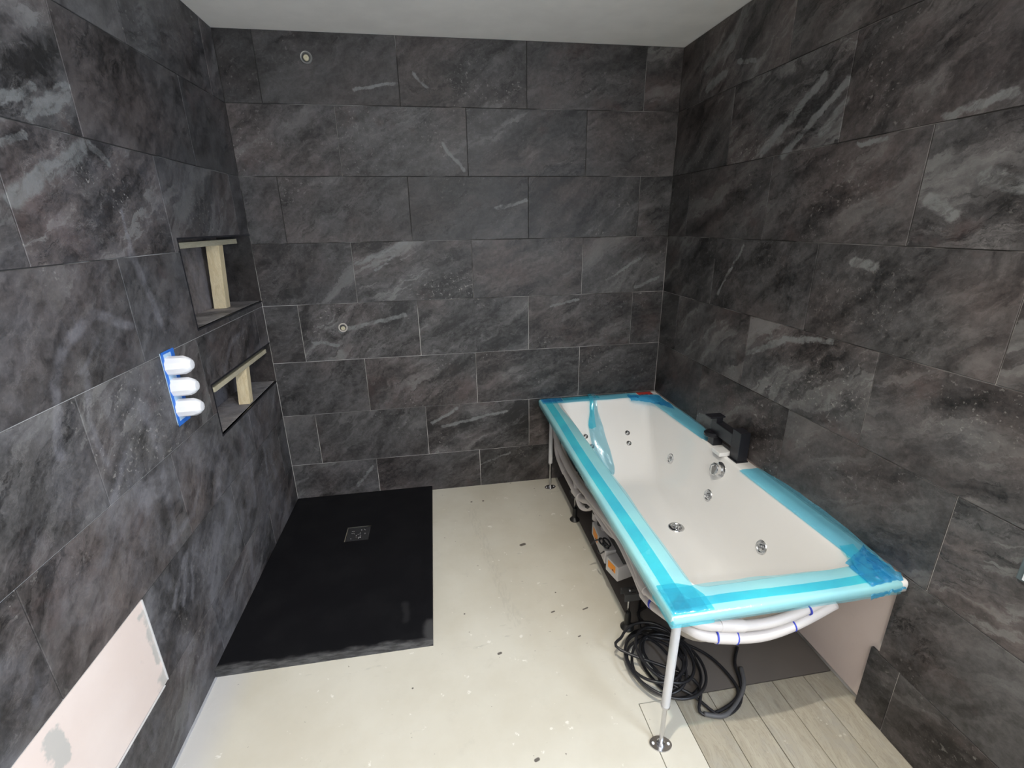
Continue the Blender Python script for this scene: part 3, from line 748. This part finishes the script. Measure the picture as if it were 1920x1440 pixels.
for a, c, r_ in (((1.4990, -1.425, .352), (1.4992, -1.431, .355), .0192), ((1.578, -1.6345, .423), (1.582, -1.6347, .4225), .0200), ((1.638, -1.638, .4124), (1.642, -1.6382, .4117), .0200), ((1.818, -1.636, .4198), (1.822, -1.6358, .4204), .0178), ((1.862, -1.6315, .4655), (1.866, -1.631, .466), .0164)):
    sleeve(a, c, r_, M_BRING, 'clip_ring')
# pump fittings between the far box and the tub
b = MB()
b.tube([(1.55, -.74, .20), (1.55, -.74, .36)], .022, 14); b.tube([(1.545, -.72, .27), (1.60, -.72, .27)], .018, 12); b.lathe([(.028, 0), (.028, .02)], (1.55, -.74, .285), (0, 0, 1), 8); Bb(b, 'pump_fitting', M_HOSE, bath, smooth=True, auto=35)
b = MB(); b.tube([(1.55, -.84, .20), (1.55, -.84, .35)], .017, 14); b.lathe([(.023, 0), (.023, .016)], (1.55, -.84, .27), (0, 0, 1), 8); Bb(b, 'pump_fitting', M_HOSE, bath, smooth=True, auto=35)

for r_, p_, a_ in ((.024, (1.525, -.70, .258), .2), (.019, (1.527, -.80, .285), -.2), (.016, (1.525, -.865, .268), -.2)):
    Bb(MB().lathe([(r_, 0), (r_, .010)], p_, (-.8, a_, .5), 12), 'pipe_clamp', M_DK, bath)
# control boxes
def cbox(p0, p1, z0, z1, depth, lab):
    x0, y0 = p0; x1, y1 = p1; d = Vector((x1 - x0, y1 - y0)); L = d.length; d.normalize(); nrm = Vector((-d.y, d.x))
    if nrm.x < 0: nrm = -nrm
    def P(u, v, z): return (x0 + d.x * u + nrm.x * v, y0 + d.y * u + nrm.y * v, z)
    b = MB(); vs = [P(u, v, z) for z in (z0, z1) for u, v in ((0, 0), (L, 0), (L, depth), (0, depth))]
    b.add(vs, [(0, 3, 2, 1), (4, 5, 6, 7), (0, 1, 5, 4), (1, 2, 6, 5), (2, 3, 7, 6), (3, 0, 4, 7)])
    o = Bb(b, 'control_box', M_BOX, bath, bevel=.003)
    h = z1 - z0; b = MB()
    a0, a1, c0, c1 = lab
    vs = [P(L * u, v, z0 + h * q) for v in (-.0012, .0005) for u, q in ((a0, c0), (a1, c0), (a1, c1), (a0, c1))]
    b.add(vs, [(3, 2, 1, 0), (4, 5, 6, 7), (0, 1, 5, 4), (1, 2, 6, 5), (2, 3, 7, 6), (3, 0, 4, 7)])
    b.v = [(x - bath.location.x, y - bath.location.y, z) for x, y, z in b.v]
    l = b.build('warning_label', M_ORANGE, o)
    # small black triangle printed on the label
    b = MB(); um = a0 + (a1 - a0) * .72; b.add([P(L * (um - .08), -.0020, z0 + h * (c0 + .06)), P(L * (um + .08), -.0020, z0 + h * (c0 + .06)), P(L * um, -.0020, z0 + h * (c0 + .20))], [(0, 1, 2)])
    b.v = [(x - bath.location.x, y - bath.location.y, z) for x, y, z in b.v]
    b.build('warning_triangle', M_RUB, o)
    return o
cbox((1.500, -1.006), (1.521, -1.086), .140, .209, .075, (.20, .80, .42, .88))
cbox((1.516, -.775), (1.502, -.985), .150, .215, .085, (.12, .45, .25, .85))
Bb(MB().box((1.55, -1.07, .20), (1.58, -.82, .30)), 'box_bracket', M_DK, bath)
b = MB()
for q, rr in (((1.50, -.955, .235), .020), ((1.508, -.975, .232), .017), ((1.515, -.965, .240), .022)):
    b.tube([(q[0] + rr * .6 * math.cos(a * .6), q[1] + rr * math.sin(a * .6) * 1.3, q[2] + .006 * math.sin(a * .3)) for a in range(12)], .0038, 8)
b.tube(spline([(1.47, -.90, .185), (1.485, -.91, .215), (1.50, -.93, .232)], 5), .0032, 8); b.tube(spline([(1.49, -.93, .178), (1.49, -.96, .185), (1.497, -.985, .214)], 5), .0032, 8)
Bb(b, 'wiring', M_CABLE, bath, smooth=True)

# red sticker
b = MB().box((2.035, -.056, BZ - .0005), (2.125, -.008, BZ + .0012)); Bb(b, 'red_sticker', M_RED, bath)

# ---- blue protective film (all parts of the bath)
def sheet(name, mat, grid, th=.0006):
    """grid[i][j] -> point"""
    m = len(grid); n = len(grid[0]); b = MB()
    b.add([p for r in grid for p in r], [(i * n + j, i * n + j + 1, (i + 1) * n + j + 1, (i + 1) * n + j) for i in range(m - 1) for j in range(n - 1)])
    rel(b, bath); me = bpy.data.meshes.new(name); me.from_pydata(b.v, [], b.f)
    return link(name, me, mat, bath, smooth=True)
def nz(*p, s=1): return noise.noise(Vector(p) * s)
E_ = .0012
def edge_profile(u0):    # (outward offset from rim edge, z): lip bottom up and over onto the rim; u0 = how far inwards
    return [(-E_, .509), (-E_, .522), (-E_, .532), (.0015, .5385), (.007, BZ + E_), (.02, BZ + E_), (.045, BZ + E_), (.075, BZ + E_), (u0 - .01, BZ + E_), (u0, BZ + E_ - .001)]
# left side
g = []
for i in range(61):
    y = BY0 + .003 + (BY1 - BY0 - .006) * i / 60; t_ = i / 60
    row = []
    for k, (o_, z) in enumerate(edge_profile(.108 + .008 * math.sin(t_ * 5) + .010 * nz(t_ * 6, 3, 0))):
        row.append((BX0 + o_, y, z + (.0012 * nz(y * 14, k, 0) if k > 4 else 0) + (.001 * abs(nz(y * 30, k, 4)))))
    row[0] = (row[0][0] , y, .506 - .004 * max(0, nz(y * 9, 7, 1)))
    g.append(row)
sheet('protective_film', M_FILM, g)
# front side
g = []
for i in range(41):
    x = BX0 + .003 + (BX1 - BX0 - .03) * i / 40; t_ = i / 40; row = []
    for k, (o_, z) in enumerate(edge_profile(.094 + .006 * math.sin(t_ * 4 + 1) + .008 * nz(t_ * 6, 9, 0))):
        row.append((x, BY0 + o_, z + .0004 + (.0012 * nz(x * 14, k, 5) if k > 4 else 0)))
    row[0] = (x, BY0 - E_, .505 - .004 * max(0, nz(x * 11, 7, 5)))
    g.append(row)
sheet('protective_film', M_FILM, g)
# back side
g = []
for i in range(31):
    x = BX0 + .01 + (BX1 - BX0 - .14) * i / 30; row = []
    for k, o_ in enumerate((.008, .025, .045, .068, .086)):
        row.append((x, BY1 - o_ * (1 + .1 * nz(x * 8, 2, 2)), BZ + E_ + .001 + .001 * nz(x * 20, k, 3)))
    g.append(row)
sheet('protective_film', M_FILMR, g)
# overlapping darker strips on the left and front
def strip(name, mat, f, n, us, zoff=.0022, amp=.001):
    g = [[f(i / n, u) + Vector((0, 0, BZ + zoff + amp * nz(i * .9, j * 2.3, 1))) for j, u in enumerate(us)] for i in range(n + 1)]
    return sheet(name, mat, [[tuple(p) for p in r] for r in g])
strip('film_overlap', M_FILM2, lambda t, u: Vector((BX0 + u + .003 * math.sin(t * 9), BY0 + .01 + (BY1 - BY0 - .02) * t, 0)), 40, (.020, .034, .048, .063))
strip('film_overlap', M_FILM2, lambda t, u: Vector((BX0 + .01 + (BX1 - BX0 - .05) * t, BY0 + u + .003 * math.sin(t * 7), 0)), 30, (.020, .034, .050))
# taped corner patch, front left
g = []
for i in range(13):
    row = []
    for j in range(13):
        u, v_ = i / 12, j / 12
        x = BX0 + -.002 + .125 * u; y = BY0 - .002 + .115 * v_
        z = BZ + .0035 + .0015 * nz(x * 40, y * 40, 0)
        if i == 0: z = .504
        if j == 0: z = .504 + .002 * nz(x * 90, 2, 2)
        if u + v_ > 1.55: x -= .018 * (u + v_ - 1.55) / .45; y -= .018 * (u + v_ - 1.55) / .45
        row.append((x, y, z))
    g.append(row)
sheet('corner_patch', M_FILM2, g)
strip('film_overlap', M_FILM2, lambda t, u: Vector((BX0 + .012 + .045 * t + .01 * u / .03, BY0 + .012 + u + .03 * t, 0)), 8, (.0, .018, .034), .006, .002)
# back-left corner patch
strip('corner_patch', M_FILMD, lambda t, u: Vector((BX0 + .012 + .12 * t, BY1 - .010 - u, 0)), 8, (0, .02, .045, .062), .006, .003)
strip('film_overlap', M_FILM2, lambda t, u: Vector((BX0 + .14 + .22 * t, BY1 - .012 - u, 0)), 10, (0, .02, .045), .004, .002)
# crumpled film at the back-right corner
g = []
for i in range(19):
    row = []
    for j in range(9):
        u, v_ = i / 18, j / 8
        x = 1.955 + .185 * u; y = -.050 - .03 * u - .075 * v_ - .16 * u * u * v_ 
        z = BZ + .006 + .014 * abs(nz(u * 7, v_ * 4, 3)) - (.0 if v_ < .8 else .008)
        row.append((x, y, z))
    g.append(row)
sheet('crumpled_film', M_FILMD, g)
# right side, two loose runs either side of the tap
def rrun(y0, y1, xin0, xin1, bulge, seed, xout=.006, n=34):
    g = []
    for i in range(n + 1):
        t_ = i / n; y = y0 + (y1 - y0) * t_; xi = xin0 + (xin1 - xin0) * t_; row = []
        bl = bulge * math.sin(math.pi * min(1, t_ * 1.02)) ** .8
        xo = BX1 - xout - .012 * abs(nz(y * 9, seed, 0))
        for j in range(8):
            v_ = j / 7; x = xi + (xo - xi) * v_
            z = BZ + .0025 + bl * v_ ** 1.6 + (.004 * nz(y * 16, v_ * 5, seed) if 0 < j < 7 else 0)
            if j == 0: z = BZ - .002
            row.append((x, y, z))
        g.append(row)
    return sheet('protective_film', M_FILMR, g)
rrun(-.19, -.705, 2.060, 2.082, .010, 1)
rrun(-.985, -1.60, 2.070, 2.078, .024, 2, .001)
# bunched inner fold and crumple at the front-right corner
g = []
for i in range(21):
    row = []
    for j in range(10):
        u, v_ = i / 20, j / 9
        x = 2.03 + .112 * u; y = -1.663 + .012 * u + .10 * v_ + .04 * u * v_
        z = BZ + .006 + .022 * abs(nz(u * 8, v_ * 5, 8)) * (.4 + u)
        if j == 0: z = .500 + .02 * abs(nz(u * 6, 1, 1)) + .02 * u; y = BY0 - .004
        row.append((x, y, z))
    g.append(row)
sheet('crumpled_film', M_FILMD, g)
strip('film_overlap', M_FILM2, lambda t, u: Vector((2.02 + .05 * t + u, -1.655 + .16 * t, 0)), 10, (0, .015, .03, .05), .012, .008)
# loose tail hanging into the tub from the back rim
g = []; tail = [(1.745, -.012, .545), (1.735, -.084, .540), (1.728, -.132, .482), (1.720, -.192, .423), (1.720, -.262, .355), (1.731, -.318, .299), (1.742, -.372, .247), (1.748, -.405, .220)]
wd = [.040, .042, .050, .082, .094, .088, .066, .03]
TP = spline(tail, 4)
for i, p in enumerate(TP):
    t_ = i / (len(TP) - 1) * (len(wd) - 1); k = int(t_); wdt = wd[min(k, 7)] + (wd[min(k + 1, 7)] - wd[min(k, 7)]) * (t_ - k)
    row = []
    for j in range(9):
        v_ = j / 8; row.append((p.x - wdt * .5 + wdt * v_, p.y + .01 * nz(i * .3, v_ * 3, 0), p.z + .008 + .016 * abs(nz(i * .35, v_ * 4, 5))))
    g.append(row)
sheet('loose_film_tail', M_FILML, g)
o = sheet('loose_film_tail', M_FILM2, [[(q[0] + (-.0), q[1], q[2] + .004) for q in r[:5]] for r in g[:14]])

# ------------------------------------------------------------------ tap
tp = empty('bath_tap', (2.118, -.83, BZ)); tag(tp, 'matt black square bath tap on the right rim, pale spout and lever', 'tap')
def Tb(mb, *a, **k): return rel(mb, tp).build(*a, **k)
Tb(MB().box((2.096, -.928, BZ + .0005), (2.142, -.872, .677)), 'right_pillar', M_BLACK, tp, bevel=.002)
Tb(MB().box((2.090, -.932, BZ + .0003), (2.146, -.868, BZ + .006)), 'base_plate', M_BLACK, tp, bevel=.001)
Tb(MB().box((2.088, -.757, BZ + .0005), (2.134, -.712, .590)), 'left_pillar', M_BLACK, tp, bevel=.002)
Tb(MB().box((2.098, -.8725, .592), (2.140, -.705, .652)), 'body', M_BLACK, tp, bevel=.004)
Tb(MB().lathe([(.034, 0), (.038, .004), (.038, .014), (.030, .020)], (2.100, -.724, .578), (0, 0, 1), 24, sx=1.0), 'mixer_cap', M_BLACK, tp, smooth=True, auto=35)
Tb(MB().box((2.094, -.752, .650), (2.126, -.716, .678)), 'lever_stem', M_BLACK, tp, bevel=.002)
Tb(MB().box((2.060, -.756, .676), (2.134, -.710, .684)), 'lever', M_BLACK, tp, bevel=.002)
Tb(MB().box((2.052, -.866, .5415), (2.108, -.806, .560)), 'spout', M_WHITE, tp, bevel=.002)

# ------------------------------------------------------------------ cable on the floor
cb = empty('coiled_cable', (1.60, -1.36, 0)); tag(cb, 'black electrical cable coiled on the floor under the bath', 'cable')
pts = []; rc = random.Random(5)
turns = 6.5; n = int(turns * 16); 
for i in range(n):
    a = 2 * math.pi * i / 16; q = i / 16
    r_ = .118 + .022 * math.sin(q * 2.1) + .012 * math.sin(q * 5.3)
    cx = 1.580 + .022 * math.sin(q * 1.7); cy = -1.368 + .022 * math.cos(q * 2.3)
    pts.append((cx + r_ * math.cos(a) * .88, cy + r_ * math.sin(a), .007 + .0062 * q + .012 * (1 + math.sin(a * 1.0 + q)) * (q > 1)))
pts += [(1.66, -1.46, .03), (1.63, -1.555, .01), (1.70, -1.56, .008), (1.79, -1.52, .008), (1.80, -1.45, .010), (1.77, -1.36, .010), (1.70, -1.29, .012), (1.62, -1.22, .02), (1.60, -1.13, .008), (1.70, -1.10, .008), (1.75, -1.20, .008), (1.71, -1.29, .02), (1.60, -1.30, .06), (1.57, -1.24, .03), (1.60, -1.14, .008), (1.66, -1.03, .007)]
rel(MB().tube(spline(pts, 5), .0052, 8), cb).build('cable_loops', M_CABLE, cb, smooth=True)
p2 = [(1.56, -1.27, .012), (1.52, -1.36, .012), (1.555, -1.47, .014), (1.62, -1.44, .03), (1.61, -1.33, .035), (1.57, -1.27, .03), (1.535, -1.34, .03), (1.57, -1.45, .03), (1.635, -1.50, .014), (1.69, -1.575, .008), (1.77, -1.555, .008), (1.82, -1.49, .009), (1.85, -1.41, .009), (1.90, -1.35, .009)]
rel(MB().tube(spline(p2, 5), .0052, 8), cb).build('cable_tail', M_CABLE, cb, smooth=True)
p3 = [(1.64, -1.562, .0085), (1.70, -1.578, .0085), (1.77, -1.545, .0085), (1.83, -1.49, .0085), (1.86, -1.43, .0085)]
rel(MB().tube(spline(p3, 6), .0078, 10), cb).build('outer_sheath', M_CABLE2, cb, smooth=True)
